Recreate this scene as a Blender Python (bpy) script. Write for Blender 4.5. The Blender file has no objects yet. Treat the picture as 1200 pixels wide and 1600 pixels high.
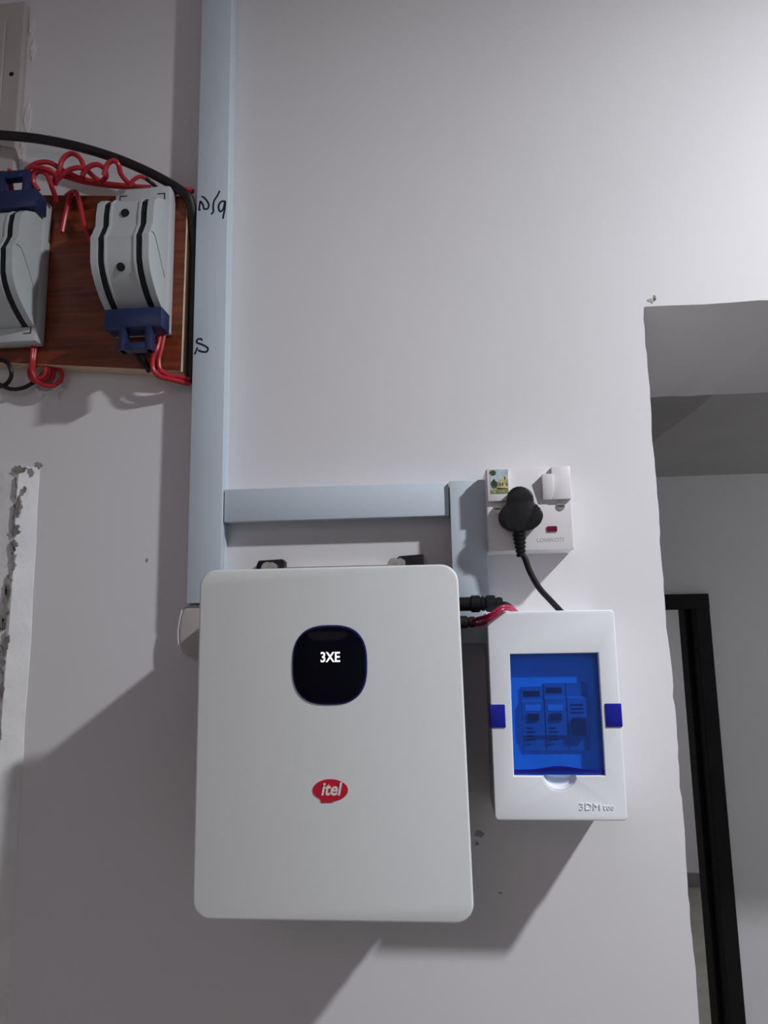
import bpy, bmesh, math, random
from mathutils import Vector, Matrix
random.seed(7)
S = bpy.context.scene
COL = S.collection
PI = math.pi

# ------------------------------------------------------------------ camera
cd = bpy.data.cameras.new('camera'); cam = bpy.data.objects.new('camera', cd); COL.objects.link(cam)
cd.sensor_fit = 'VERTICAL'; cd.sensor_height = 36.0; cd.sensor_width = 27.0
cd.lens = 1150.0 / 1600.0 * 36.0
cd.clip_start = 0.02
CP, CY, CR = 0.1619, 0.0857, -0.0173          # pitch up, yaw left, roll
fwd = Vector((-math.sin(CY) * math.cos(CP), math.cos(CY) * math.cos(CP), math.sin(CP)))
rgt = Vector((math.cos(CY), math.sin(CY), 0)); upv = rgt.cross(fwd)
r2 = rgt * math.cos(CR) + upv * math.sin(CR); u2 = upv * math.cos(CR) - rgt * math.sin(CR)
m = Matrix((r2, u2, -fwd)).transposed().to_4x4(); m.translation = Vector((0, -0.8, 1.95))
cam.matrix_world = m
S.camera = cam

# ------------------------------------------------------------------ light
S.view_settings.view_transform = 'Standard'; S.view_settings.look = 'None'
S.view_settings.gamma = 1.0; S.view_settings.use_curve_mapping = False
S.view_settings.exposure = 0.0
w = bpy.data.worlds.new('world'); S.world = w; w.use_nodes = True
w.node_tree.nodes['Background'].inputs[0].default_value = (0.5, 0.5, 0.55, 1)
w.node_tree.nodes['Background'].inputs[1].default_value = 0.2

def lamp(name, typ, loc, power, color, size=0.035, aim=None, **k):
    d = bpy.data.lights.new(name, typ); o = bpy.data.objects.new(name, d); COL.objects.link(o)
    d.energy = power; d.color = color; o.location = loc
    if typ == 'AREA':
        d.shape = 'DISK'; d.size = size
    else:
        d.shadow_soft_size = size
    if aim is not None:
        o.rotation_euler = (Vector(aim) - Vector(loc)).to_track_quat('-Z', 'Y').to_euler()
    for a, b in k.items(): setattr(d, a, b)
    return o
BULB = (0.93, -0.71, 2.87)
lamp('ceiling_bulb', 'AREA', BULB, 29.0, (0.94, 0.965, 1.0), 0.075, (0.93, -0.71, 0.0))
lamp('bulb_glow', 'POINT', BULB, 0.6, (0.94, 0.965, 1.0), 0.035)
lamp('room_fill', 'AREA', (-0.6, -2.4, 3.0), 4.0, (1.0, 0.80, 0.84), 1.2, (-0.4, -1.2, 1.2))  # added pinkish fill behind the camera, softens the shadows; no real fitting
lamp('corridor_fill', 'AREA', (2.4, 0.85, 2.3), 9.0, (0.95, 0.97, 1.0), 0.5, (1.2, 1.2, 0.8))  # unseen fill added to brighten the passage and its far wall
lamp('far_room_fill', 'AREA', (1.6, 3.4, 2.6), 17.0, (0.97, 0.97, 1.0), 0.6, (1.6, 3.4, 0))  # unseen fill added to light the room beyond the door

# ------------------------------------------------------------------ materials
def mat(name, c, rough=0.5, var=0.06, scale=20.0, bump=0.0, bscale=120.0, metal=0.0, spec=0.4, stretch=(1, 1, 1), emit=None):
    m = bpy.data.materials.new(name); m.use_nodes = True
    nt = m.node_tree; b = nt.nodes['Principled BSDF']
    b.inputs['Roughness'].default_value = rough; b.inputs['Metallic'].default_value = metal
    b.inputs['Specular IOR Level'].default_value = spec
    tc = nt.nodes.new('ShaderNodeTexCoord'); mp = nt.nodes.new('ShaderNodeMapping')
    mp.inputs['Scale'].default_value = stretch
    nt.links.new(tc.outputs['Object'], mp.inputs['Vector'])
    n = nt.nodes.new('ShaderNodeTexNoise'); n.inputs['Scale'].default_value = scale; n.inputs['Detail'].default_value = 4
    nt.links.new(mp.outputs[0], n.inputs['Vector'])
    r = nt.nodes.new('ShaderNodeValToRGB')
    r.color_ramp.elements[0].position = 0.3; r.color_ramp.elements[1].position = 0.7
    r.color_ramp.elements[0].color = (*[max(0, v * (1 - var)) for v in c], 1)
    r.color_ramp.elements[1].color = (*[min(1, v * (1 + var)) for v in c], 1)
    nt.links.new(n.outputs[0], r.inputs[0]); nt.links.new(r.outputs[0], b.inputs['Base Color'])
    if bump:
        n2 = nt.nodes.new('ShaderNodeTexNoise'); n2.inputs['Scale'].default_value = bscale; n2.inputs['Detail'].default_value = 3
        nt.links.new(mp.outputs[0], n2.inputs['Vector'])
        bp = nt.nodes.new('ShaderNodeBump'); bp.inputs['Strength'].default_value = bump; bp.inputs['Distance'].default_value = 0.002
        nt.links.new(n2.outputs[0], bp.inputs['Height']); nt.links.new(bp.outputs[0], b.inputs['Normal'])
    if emit:
        b.inputs['Emission Color'].default_value = (*emit[0], 1); b.inputs['Emission Strength'].default_value = emit[1]
    return m

def wood_mat():
    m = bpy.data.materials.new('wood_laminate'); m.use_nodes = True
    nt = m.node_tree; b = nt.nodes['Principled BSDF']; b.inputs['Roughness'].default_value = 0.35
    tc = nt.nodes.new('ShaderNodeTexCoord'); mp = nt.nodes.new('ShaderNodeMapping'); mp.inputs['Scale'].default_value = (2.0, 1, 30.0)
    n = nt.nodes.new('ShaderNodeTexNoise'); n.inputs['Scale'].default_value = 5.0; n.inputs['Detail'].default_value = 6; n.inputs['Distortion'].default_value = 0.6
    r = nt.nodes.new('ShaderNodeValToRGB')
    r.color_ramp.elements[0].position = 0.3; r.color_ramp.elements[0].color = (0.10, 0.017, 0.006, 1)
    r.color_ramp.elements[1].position = 0.75; r.color_ramp.elements[1].color = (0.27, 0.060, 0.019, 1)
    nt.links.new(tc.outputs['Object'], mp.inputs[0]); nt.links.new(mp.outputs[0], n.inputs['Vector'])
    nt.links.new(n.outputs[0], r.inputs[0]); nt.links.new(r.outputs[0], b.inputs['Base Color'])
    return m

def blue_glass():
    m = bpy.data.materials.new('blue_tinted_plastic'); m.use_nodes = True
    nt = m.node_tree; nt.nodes.remove(nt.nodes['Principled BSDF']); out = nt.nodes['Material Output']
    t = nt.nodes.new('ShaderNodeBsdfTransparent'); t.inputs[0].default_value = (0.07, 0.40, 0.97, 1)
    d = nt.nodes.new('ShaderNodeBsdfDiffuse'); d.inputs[0].default_value = (0.011, 0.135, 0.97, 1)
    nz = nt.nodes.new('ShaderNodeTexNoise'); nz.inputs['Scale'].default_value = 15
    g = nt.nodes.new('ShaderNodeBsdfGlossy'); g.inputs['Roughness'].default_value = 0.12
    lw = nt.nodes.new('ShaderNodeLayerWeight'); lw.inputs[0].default_value = 0.5      # Schlick reflectance of a thin sheet, same from both sides
    pw = nt.nodes.new('ShaderNodeMath'); pw.operation = 'POWER'; pw.inputs[1].default_value = 5.0
    f = nt.nodes.new('ShaderNodeMath'); f.operation = 'MULTIPLY_ADD'; f.inputs[1].default_value = 0.94; f.inputs[2].default_value = 0.045
    nt.links.new(lw.outputs['Facing'], pw.inputs[0]); nt.links.new(pw.outputs[0], f.inputs[0])
    m0 = nt.nodes.new('ShaderNodeMixShader'); mr = nt.nodes.new('ShaderNodeMapRange')
    mr.inputs['To Min'].default_value = 0.09; mr.inputs['To Max'].default_value = 0.14
    nt.links.new(nz.outputs[0], mr.inputs[0]); nt.links.new(mr.outputs[0], m0.inputs[0])
    nt.links.new(t.outputs[0], m0.inputs[1]); nt.links.new(d.outputs[0], m0.inputs[2])
    m1 = nt.nodes.new('ShaderNodeMixShader')
    nt.links.new(f.outputs[0], m1.inputs[0]); nt.links.new(m0.outputs[0], m1.inputs[1]); nt.links.new(g.outputs[0], m1.inputs[2])
    nt.links.new(m1.outputs[0], out.inputs[0])
    return m

def wall_mat(name, c, smudge=(0.62, 0.60, 0.58)):
    m = mat(name, c, rough=0.8, var=0.03, scale=3.0, bump=0.12, bscale=30.0, spec=0.12)
    nt = m.node_tree; b = nt.nodes['Principled BSDF']
    base = b.inputs['Base Color'].links[0].from_socket
    tc = nt.nodes.new('ShaderNodeTexCoord')
    n = nt.nodes.new('ShaderNodeTexNoise'); n.inputs['Scale'].default_value = 14; n.inputs['Detail'].default_value = 8; n.inputs['Roughness'].default_value = 0.7
    r = nt.nodes.new('ShaderNodeValToRGB'); r.color_ramp.elements[0].position = 0.66; r.color_ramp.elements[1].position = 0.80
    r.color_ramp.elements[0].color = (0, 0, 0, 1); r.color_ramp.elements[1].color = (0.3, 0.3, 0.3, 1)
    mx = nt.nodes.new('ShaderNodeMix'); mx.data_type = 'RGBA'
    mx.inputs[7].default_value = (*smudge, 1)
    nt.links.new(tc.outputs['Object'], n.inputs['Vector']); nt.links.new(n.outputs[0], r.inputs[0])
    nt.links.new(r.outputs[0], mx.inputs[0]); nt.links.new(base, mx.inputs[6]); nt.links.new(mx.outputs[2], b.inputs['Base Color'])
    return m

M = dict(
    wall=wall_mat('painted_plaster', (0.74, 0.725, 0.745)),
    wall2=wall_mat('grey_white_paint', (0.70, 0.70, 0.72)),
    plaster=mat('rough_plaster', (0.77, 0.765, 0.775), 0.8, 0.06, 25, 0.5, 90),
    beige=mat('beige_panel_paint', (0.49, 0.455, 0.435), 0.6, 0.06, 12, 0.2, 60),
    crack=mat('bare_mortar', (0.27, 0.255, 0.245), 0.9, 0.5, 60, 0.6, 200),
    ceil=mat('ceiling_paint', (0.50, 0.49, 0.485), 0.8, 0.04, 6, 0.2, 40),
    patch=mat('shade_and_scuff_grey', (0.38, 0.37, 0.365), 0.8, 0.06, 20, 0.2, 60),  # painted shade tone for the passage ceiling, also grey of larger scuffs
    floor=mat('floor_tile', (0.37, 0.355, 0.31), 0.4, 0.12, 7),
    skirt=mat('skirting_tile', (0.24, 0.23, 0.23), 0.4, 0.1, 9),
    frame=mat('black_brown_door_paint', (0.010, 0.0085, 0.010), 0.5, 0.2, 20, spec=0.2),
    trunk=mat('pale_blue_grey_pvc', (0.60, 0.675, 0.755), 0.4, 0.02, 6),
    ink=mat('black_marker_ink', (0.01, 0.012, 0.03), 0.5, 0.2, 200),
    white=mat('white_coated_metal', (0.72, 0.735, 0.735), 0.42, 0.015, 5),
    whitep=mat('white_plastic', (0.88, 0.895, 0.94), 0.32, 0.015, 8),
    sock=mat('socket_plastic', (0.80, 0.78, 0.80), 0.3, 0.015, 8),
    dark=mat('dark_grey_casting', (0.010, 0.010, 0.012), 0.5, 0.2, 30),
    black=mat('black_rubber', (0.008, 0.008, 0.010), 0.42, 0.3, 60, spec=0.3),
    hose=mat('black_cable_sheath', (0.014, 0.012, 0.013), 0.5, 0.3, 60),
    gloss=mat('black_glass', (0.003, 0.003, 0.007), 0.08, 0.2, 10, spec=0.06),
    rim=mat('blue_black_rim', (0.006, 0.008, 0.10), 0.25, 0.2, 10),
    steel=mat('zinc_steel', (0.62, 0.61, 0.58), 0.3, 0.1, 80, metal=0.9),
    red=mat('red_pvc_wire', (0.47, 0.022, 0.036), 0.35, 0.15, 60),
    pink=mat('crimson_wire', (0.45, 0.02, 0.085), 0.35, 0.15, 60),
    grey=mat('grey_plastic', (0.52, 0.55, 0.56), 0.4, 0.03, 12),
    slot=mat('black_slot', (0.006, 0.006, 0.007), 0.6, 0.2, 12),
    navy=mat('navy_plastic', (0.018, 0.030, 0.098), 0.35, 0.1, 30),
    clip=mat('deep_blue_plastic', (0.008, 0.012, 0.33), 0.3, 0.1, 30),
    ply=mat('plywood_edge', (0.70, 0.52, 0.36), 0.7, 0.2, 60, stretch=(1, 6, 1)),
    wood=wood_mat(), glass=blue_glass(),
    logo=mat('red_print', (0.56, 0.006, 0.03), 0.45, 0.05, 30),
    print=mat('white_print', (0.85, 0.78, 0.76), 0.5, 0.02, 30),
    led=mat('display_segments', (0.9, 0.88, 0.9), 0.5, 0.02, 30, emit=((1.0, 0.95, 1.0), 0.9)),
    neon=mat('dark_red_lens', (0.16, 0.006, 0.03), 0.2, 0.2, 90),
    grprint=mat('grey_print', (0.45, 0.45, 0.47), 0.6, 0.1, 300),
    mcb=mat('breaker_plastic', (0.40, 0.42, 0.46), 0.4, 0.05, 60),
    mcbd=mat('breaker_dark', (0.01, 0.01, 0.015), 0.4, 0.1, 60),
    inner=mat('enclosure_inner', (0.90, 0.90, 0.92), 0.5, 0.03, 20),
    sky=mat('print_sky', (0.50, 0.62, 0.68), 0.4, 0.25, 150),
    tree=mat('print_tree', (0.05, 0.08, 0.04), 0.4, 0.5, 300),
    house=mat('print_house', (0.55, 0.48, 0.22), 0.4, 0.5, 350),
    lawn=mat('print_lawn', (0.28, 0.29, 0.10), 0.4, 0.5, 300),
)

# ------------------------------------------------------------------ mesh helpers
def root_off(p):
    v = Vector((0, 0, 0))
    while p is not None:
        v += p.location; p = p.parent
    return v

def obj(name, bm, material, parent=None, smooth=False, label=None, kind=None):
    """link a world-space bmesh as one mesh object under parent"""
    off = root_off(parent)
    for v in bm.verts: v.co -= off
    bmesh.ops.recalc_face_normals(bm, faces=bm.faces)
    me = bpy.data.meshes.new(name); bm.to_mesh(me); bm.free()
    for mm in (material if isinstance(material, (list, tuple)) else [material]): me.materials.append(mm)
    if smooth:
        for p in me.polygons: p.use_smooth = True
        try: me.set_sharp_from_angle(angle=math.radians(35))
        except Exception: pass
    o = bpy.data.objects.new(name, me); COL.objects.link(o)
    if parent: o.parent = parent
    if label: o['label'] = label
    if kind: o['kind'] = kind
    return o

def thing(name, label, cat, loc, group=None):
    o = bpy.data.objects.new(name, None); COL.objects.link(o)
    o.empty_display_size = 0.02; o.location = loc; o['label'] = label; o['category'] = cat
    if group: o['group'] = group
    return o

def box(x0, x1, y0, y1, z0, z1, bev=0.0, seg=2, bm=None):
    b = bmesh.new()
    bmesh.ops.create_cube(b, size=1.0)
    for v in b.verts:
        v.co = Vector(((x0 + x1) / 2 + v.co.x * (x1 - x0), (y0 + y1) / 2 + v.co.y * (y1 - y0), (z0 + z1) / 2 + v.co.z * (z1 - z0)))
    if bev: bmesh.ops.bevel(b, geom=b.edges[:], offset=bev, segments=seg, affect='EDGES', profile=0.5)
    return merge(bm, b)

def merge(bm, b, mi=None):
    if mi is not None:
        for f in b.faces: f.material_index = mi
    if bm is None: return b
    me = bpy.data.meshes.new('tmp'); b.to_mesh(me); b.free(); bm.from_mesh(me); bpy.data.meshes.remove(me)
    return bm

def prism(pts, y0, y1, bev=0.0, seg=3, bm=None):
    """outline pts (x, z); y0 = front (nearer the camera, smaller), y1 = back"""
    b = bmesh.new()
    vs = [b.verts.new((p[0], y0, p[1])) for p in pts]; f = b.faces.new(vs)
    r = bmesh.ops.extrude_face_region(b, geom=[f])
    for g in r['geom']:
        if isinstance(g, bmesh.types.BMVert): g.co.y = y1
    if bev:
        es = [e for e in b.edges if all(abs(v.co.y - y0) < 1e-7 for v in e.verts)]
        bmesh.ops.bevel(b, geom=es, offset=bev, segments=seg, affect='EDGES', profile=0.5)
    bmesh.ops.triangulate(b, faces=[f for f in b.faces if len(f.verts) > 4])
    return merge(bm, b)

def xprism(pts, x0, x1, bev=0.0, bm=None):
    """outline pts (y, z) swept from x0 to x1"""
    b = bmesh.new()
    vs = [b.verts.new((x0, p[0], p[1])) for p in pts]; f = b.faces.new(vs)
    r = bmesh.ops.extrude_face_region(b, geom=[f])
    for g in r['geom']:
        if isinstance(g, bmesh.types.BMVert): g.co.x = x1
    if bev:
        es = [e for e in b.edges if abs(e.verts[0].co.x - e.verts[1].co.x) < 1e-7]
        bmesh.ops.bevel(b, geom=es, offset=bev, segments=2, affect='EDGES', profile=0.5)
    bmesh.ops.triangulate(b, faces=[f for f in b.faces if len(f.verts) > 4])
    return merge(bm, b)

def rrect(x0, x1, z0, z1, r, n=6):
    out = []
    for cx, cz, a in ((x1 - r, z1 - r, 0), (x0 + r, z1 - r, 90), (x0 + r, z0 + r, 180), (x1 - r, z0 + r, 270)):
        for i in range(n + 1):
            t = math.radians(a + 90 * i / n); out.append((cx + r * math.cos(t), cz + r * math.sin(t)))
    return out

def smooth_path(pts, n=8):
    pts = [Vector(p) for p in pts]
    if len(pts) < 3: return pts
    P = [pts[0] * 2 - pts[1]] + pts + [pts[-1] * 2 - pts[-2]]
    out = []
    for i in range(1, len(P) - 2):
        a, b, c, d = P[i - 1:i + 3]
        for k in range(n):
            t = k / n
            out.append(0.5 * ((2 * b) + (c - a) * t + (2 * a - 5 * b + 4 * c - d) * t * t + (3 * b - a - 3 * c + d) * t ** 3))
    out.append(pts[-1]); return out

def tube(pts, rad, sides=8, n=8, flat=1.0, bm=None):
    """round sweep along a smoothed path; rad a number or a list along the control points"""
    p = smooth_path(pts, n); N = len(p); b = bmesh.new()
    rads = [rad] * N if not isinstance(rad, (list, tuple)) else [
        rad[min(int(i / (N - 1) * (len(rad) - 1)), len(rad) - 2)] * (1 - (i / (N - 1) * (len(rad) - 1)) % 1 if i < N - 1 else 0) +
        rad[min(int(i / (N - 1) * (len(rad) - 1)) + 1, len(rad) - 1)] * ((i / (N - 1) * (len(rad) - 1)) % 1 if i < N - 1 else 1) for i in range(N)]
    t0 = (p[1] - p[0]).normalized(); u = t0.orthogonal().normalized(); rings = []
    for i in range(N):
        t = (p[min(i + 1, N - 1)] - p[max(i - 1, 0)]).normalized()
        u = (u - t * u.dot(t)).normalized(); v = t.cross(u); ring = []
        for k in range(sides):
            a = 2 * PI * k / sides
            off = (u * math.cos(a) + v * math.sin(a)) * rads[i]; off.y *= flat
            ring.append(b.verts.new(p[i] + off))
        rings.append(ring)
    for i in range(N - 1):
        for k in range(sides):
            b.faces.new((rings[i][k], rings[i][(k + 1) % sides], rings[i + 1][(k + 1) % sides], rings[i + 1][k]))
    b.faces.new(rings[0][::-1]); b.faces.new(rings[-1])
    return merge(bm, b)

def cyl(c, axis, r0, r1, h, sides=20, bev=0.0, bm=None):
    b = bmesh.new()
    bmesh.ops.create_cone(b, cap_ends=True, segments=sides, radius1=r0, radius2=r1, depth=h)
    if bev:
        es = [e for e in b.edges if abs(e.verts[0].co.z - e.verts[1].co.z) < 1e-7]
        bmesh.ops.bevel(b, geom=es, offset=bev, segments=2, affect='EDGES')
    q = Vector((0, 0, 1)).rotation_difference(Vector(axis).normalized())
    bmesh.ops.transform(b, matrix=Matrix.Translation(Vector(c)) @ q.to_matrix().to_4x4(), verts=b.verts)
    return merge(bm, b)

def text_bm(s, size, loc, ext=0.0002, shear=0.0, bold=0.0, align='CENTER', sx=1.0, tilt=0.0):
    """lettering standing on the xz plane, facing -y"""
    c = bpy.data.curves.new('t', 'FONT'); c.body = s; c.size = size; c.extrude = ext; c.shear = shear; c.offset = bold
    c.align_x = align; c.align_y = 'CENTER'; c.resolution_u = 4
    o = bpy.data.objects.new('t', c); COL.objects.link(o)
    dg = bpy.context.evaluated_depsgraph_get(); me = bpy.data.meshes.new_from_object(o.evaluated_get(dg))
    b = bmesh.new(); b.from_mesh(me)
    bpy.data.objects.remove(o); bpy.data.meshes.remove(me); bpy.data.curves.remove(c)
    for v in b.verts: v.co.x *= sx
    bmesh.ops.transform(b, matrix=Matrix.Translation(Vector(loc)) @ Matrix.Rotation(tilt, 4, 'X') @ Matrix.Rotation(PI / 2, 4, 'X'), verts=b.verts)
    return b

def holed_plate(outer, holes, y0, y1, bev):
    """flat plate with real openings (2-D curve fill), front at y0"""
    c = bpy.data.curves.new('p', 'CURVE'); c.dimensions = '2D'; c.fill_mode = 'BOTH'
    th = abs(y1 - y0); c.extrude = th / 2 - bev; c.bevel_depth = bev; c.bevel_resolution = 2; c.offset = -bev
    for pts in [outer] + holes:
        s = c.splines.new('POLY'); s.points.add(len(pts) - 1); s.use_cyclic_u = True
        for q, p in zip(s.points, pts): q.co = (p[0], p[1], 0, 1)
    o = bpy.data.objects.new('p', c); COL.objects.link(o)
    dg = bpy.context.evaluated_depsgraph_get(); me = bpy.data.meshes.new_from_object(o.evaluated_get(dg))
    b = bmesh.new(); b.from_mesh(me)
    bpy.data.objects.remove(o); bpy.data.meshes.remove(me); bpy.data.curves.remove(c)
    bmesh.ops.remove_doubles(b, verts=b.verts, dist=1e-6)
    for v in b.verts: v.co = Vector((v.co.x, (y0 + y1) / 2 - v.co.z, v.co.y))
    return b

def blob(cx, cz, rx, rz, n=14, jit=0.25):
    return [(cx + rx * math.cos(2 * PI * i / n) * random.uniform(1 - jit, 1 + jit), cz + rz * math.sin(2 * PI * i / n) * random.uniform(1 - jit, 1 + jit)) for i in range(n)]

# ================================================================== STRUCTURE
def struct(name, bm, m, parent=None, smooth=False):
    return obj(name, bm, m, parent, smooth, kind='structure')

# wall the equipment hangs on, with the doorway opening on the right (chipped plaster edges)
jam = []; wob = 0.0
for i in range(228):
    wob = max(-0.0012, min(0.0012, wob * 0.9 + random.uniform(-0.0006, 0.0006)))
    jam.append((0.2262 + wob + random.choice((0, 0, 0, 0, 0, -0.0009)), 0.02 + i * 0.010))
lin = [(0.2262 + 0.006 + i * 0.03, 2.3045 + random.uniform(-0.0010, 0.0010)) for i in range(45)]
outline = [(-1.9, 0.0), (0.2262, 0.0)] + jam + [(0.2275, 2.3045)] + lin + [(1.60, 2.3045), (1.60, 0.0), (2.9, 0.0), (2.9, 3.1), (-1.9, 3.1)]
wb = prism(outline, 0.0, 0.338)
wall = struct('wall_back', wb, M['wall'])
struct('wall_left', box(-2.0, -1.9, -3.0, 0.338, 0, 3.1), M['wall'])
struct('wall_right', box(2.9, 3.0, -3.0, 1.4, 0, 3.1), M['wall'])
struct('wall_front', box(-2.0, 3.0, -3.1, -3.0, 0, 3.1), M['wall'])
struct('ceiling', box(-2.0, 3.0, -3.1, 0.338, 3.1, 3.2), M['ceil'])
struct('floor', box(-2.0, 4.0, -3.1, 5.5, -0.1, 0), M['floor'])
# passage behind the doorway
struct('ceiling', box(-1.9, 3.0, 0.338, 1.40, 2.39, 2.5), M['ceil'])
struct('ceiling_shade', prism([(-0.3, 0.3385), (0.5135, 0.3385), (0.5130, 0.684), (0.508, 0.76), (0.503, 0.82), (0.497, 0.90), (0.492, 0.962), (-0.3, 0.962)], 0, 0.004), M['patch'])  # thin darker slab painted in place of the triangular shadow on this ceiling
t3 = bpy.data.objects['ceiling_shade']
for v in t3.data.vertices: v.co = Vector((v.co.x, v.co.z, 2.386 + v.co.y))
struct('wall_passage', box(-1.9, -1.8, 0.338, 1.4, 0, 2.39), M['wall2'])
DJ = 0.696
far = prism([(-1.9, 0), (-0.16, 0), (-0.16, 2.03), (DJ + 0.03, 2.03), (DJ + 0.03, 0), (3.0, 0), (3.0, 3.0), (-1.9, 3.0)], 1.40, 1.54)
struct('wall_far', far, M['wall2'])
# door frame
df = bpy.data.objects.new('door_1', None); COL.objects.link(df); df.location = (DJ, 1.4, 0); df['kind'] = 'structure'
def jamb(x0, x1, a0, a1):
    b = box(x0, x1, 1.396, 1.542, 0, 2.03, 0.002)
    box(a0, a1, 1.376, 1.3995, 0, 2.04, 0.003, bm=b)
    return b
obj('jamb', jamb(DJ, DJ + 0.030, DJ - 0.002, 0.7355), M['frame'], df)
obj('jamb', jamb(-0.16, -0.13, -0.17, -0.128), M['frame'], df)
hb = box(-0.13, DJ, 1.396, 1.542, 2.002, 2.03, 0.002); box(-0.17, 0.7355, 1.374, 1.3985, 2.0, 2.043, 0.003, bm=hb)
obj('head', hb, M['frame'], df)
obj('stop', box(DJ - 0.012, DJ, 1.44, 1.475, 0, 2.002, 0.001), M['frame'], df)
# room seen through that door
struct('wall_end', box(-1.0, 4.0, 5.37, 5.47, 0, 3.0), M['wall'])
struct('wall_side', box(3.9, 4.0, 1.54, 5.37, 0, 3.0), M['wall2'])
struct('wall_side', box(-1.1, -1.0, 1.54, 5.47, 0, 3.0), M['wall2'])
struct('ceiling', box(-1.1, 4.0, 1.54, 5.47, 3.0, 3.1), M['ceil'])
struct('baseboard_end', box(-1.0, 3.9, 5.355, 5.37, 0, 0.10, 0.003), M['skirt'])

# raised plaster strip low on the left, its right flank bevelled
b = bmesh.new()
N = 26; rows = []
for i in range(N + 1):
    z = 0.9 + (2.146 - 0.9) * i / N
    j = random.uniform(-0.0012, 0.0012)
    rows.append([b.verts.new((-0.4695 + j, 0.0, z)), b.verts.new((-0.4702 + j, -0.0008, z)), b.verts.new((-0.488 + random.uniform(-0.0018, 0.0018), -0.0125, z)),
                 b.verts.new((-0.494 + random.uniform(-0.002, 0.002), -0.0108, z)), b.verts.new((-0.85, -0.012, z)), b.verts.new((-0.85, 0.0, z))])
for i in range(N):
    for k in range(5): b.faces.new((rows[i][k], rows[i][k + 1], rows[i + 1][k + 1], rows[i + 1][k]))
b.faces.new(rows[-1]); b.faces.new(rows[0])
t1 = struct('trim_1', b, M['plaster'])
for (px, pz, rx, rz) in ((-0.493, 2.142, 0.007, 0.003), (-0.4865, 2.118, 0.0012, 0.003), (-0.497, 2.118, 0.0015, 0.009), (-0.492, 2.098, 0.0025, 0.008), (-0.497, 2.085, 0.001, 0.012),
                         (-0.494, 2.071, 0.004, 0.004), (-0.495, 2.052, 0.003, 0.006), (-0.494, 2.036, 0.002, 0.008), (-0.498, 2.008, 0.0035, 0.010), (-0.500, 1.985, 0.0035, 0.014), (-0.505, 1.968, 0.0045, 0.006),
                         (-0.496, 1.945, 0.003, 0.008), (-0.503, 1.925, 0.006, 0.010), (-0.497, 1.90, 0.002, 0.009), (-0.499, 1.872, 0.002, 0.012), (-0.497, 1.845, 0.0015, 0.006), (-0.472, 2.146, 0.004, 0.003)):
    obj('chipped_patch', prism(blob(px + 0.0065, pz, rx * 1.1, rz * 1.2, 22, 0.55), -0.0136, -0.0105), M['crack'], t1)
# panel high on the left with a screw hole
b = box(-0.80, -0.5215, -0.010, 0.0, 2.520, 2.764, 0.002); box(-0.80, -0.5445, -0.0135, -0.0098, 2.520, 2.735, 0.0015, bm=b)
t2 = struct('trim_2', b, M['beige'])
obj('screw_hole', cyl((-0.5335, -0.0102, 2.6585), (0, -1, 0), 0.0032, 0.0028, 0.0010, 14), M['slot'], t2)
# plaster smears along the panel edge
for (px, pz, rx, rz) in ((-0.516, 2.735, 0.004, 0.014), (-0.513, 2.70, 0.003, 0.012), (-0.514, 2.60, 0.004, 0.018), (-0.520, 2.552, 0.006, 0.012), (-0.528, 2.535, 0.004, 0.012)):
    obj('plaster_smear', prism(blob(px, pz, rx, rz, 26, 0.4), -0.0012, 0.0), M['plaster'], wall)
# chipped hole under the board where cables leave the wall
HX, _y, HZ = (-0.4686, 0.0000, 2.2557)
obj('cable_hole', cyl((HX, -0.0006, HZ), (0, -1, 0), 0.010, 0.0095, 0.0012, 18), M['crack'], wall)
obj('plaster_smear', prism([(-0.4806, 2.2444), (-0.4747, 2.2386), (-0.4619, 2.2372), (-0.4489, 2.2453), (-0.4455, 2.2404), (-0.4523, 2.2344), (-0.4503, 2.2272), (-0.4554, 2.2337), (-0.4697, 2.2352), (-0.4741, 2.2283), (-0.4769, 2.2355)], -0.004, 0.0), M['plaster'], wall)
# small scuffs on the wall below the breaker box
for (px, pz, rx, rz) in (((0.0226, 1.7451) + (0.004, 0.003)), ((0.0204, 1.7358) + (0.002, 0.0015)), ((0.0423, 1.6891) + (0.002, 0.001)), ((0.2363, 2.3114) + (0.004, 0.0025)), ((0.2400, 2.3143) + (0.0015, 0.003)), ((-0.3373, 2.0348) + (0.0012, 0.002))):
    obj('scuff', prism(blob(px, pz, rx, rz, 12, 0.5), -0.0005, 0.0), M['crack'] if rx < 0.003 else M['patch'], wall)

# ================================================================== CABLE TRUNKING
def trunking(label, x0, x1, z0, z1, d, vertical):
    t = thing('cable_trunking', label, 'trunking', ((x0 + x1) / 2, 0, (z0 + z1) / 2), None)
    if vertical:
        obj('base_channel', box(x0 + 0.0012, x1 - 0.0012, -d * 0.62, 0.0, z0, z1, 0.0005), M['trunk'], t)
        obj('lid', box(x0, x1, -d, -d * 0.56, z0, z1, 0.0014), M['trunk'], t, True)
    else:
        obj('base_channel', box(x0, x1, -d * 0.62, 0.0, z0 + 0.0012, z1 - 0.0012, 0.0005), M['trunk'], t)
        obj('lid', box(x0, x1, -d, -d * 0.56, z0, z1, 0.0014), M['trunk'], t, True)
    return t
tv = trunking('long vertical pale blue-grey cable trunking running down beside the wooden switch board', -0.2820, -0.2440, 1.984, 3.1, 0.025, True)
trunking('horizontal pale blue-grey cable trunking bridging above the white inverter', -0.2430, 0.0032, 2.0715, 2.1085, 0.022, False)
trunking('short vertical pale blue-grey trunking beside the wall socket', 0.0040, 0.0420, 1.937, 2.1085, 0.027, True)
def stroke(pts): return tube([Vector(p) for p in pts], 0.00115, 6, 6, 0.2)
Z8 = lambda *a: a
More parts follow.
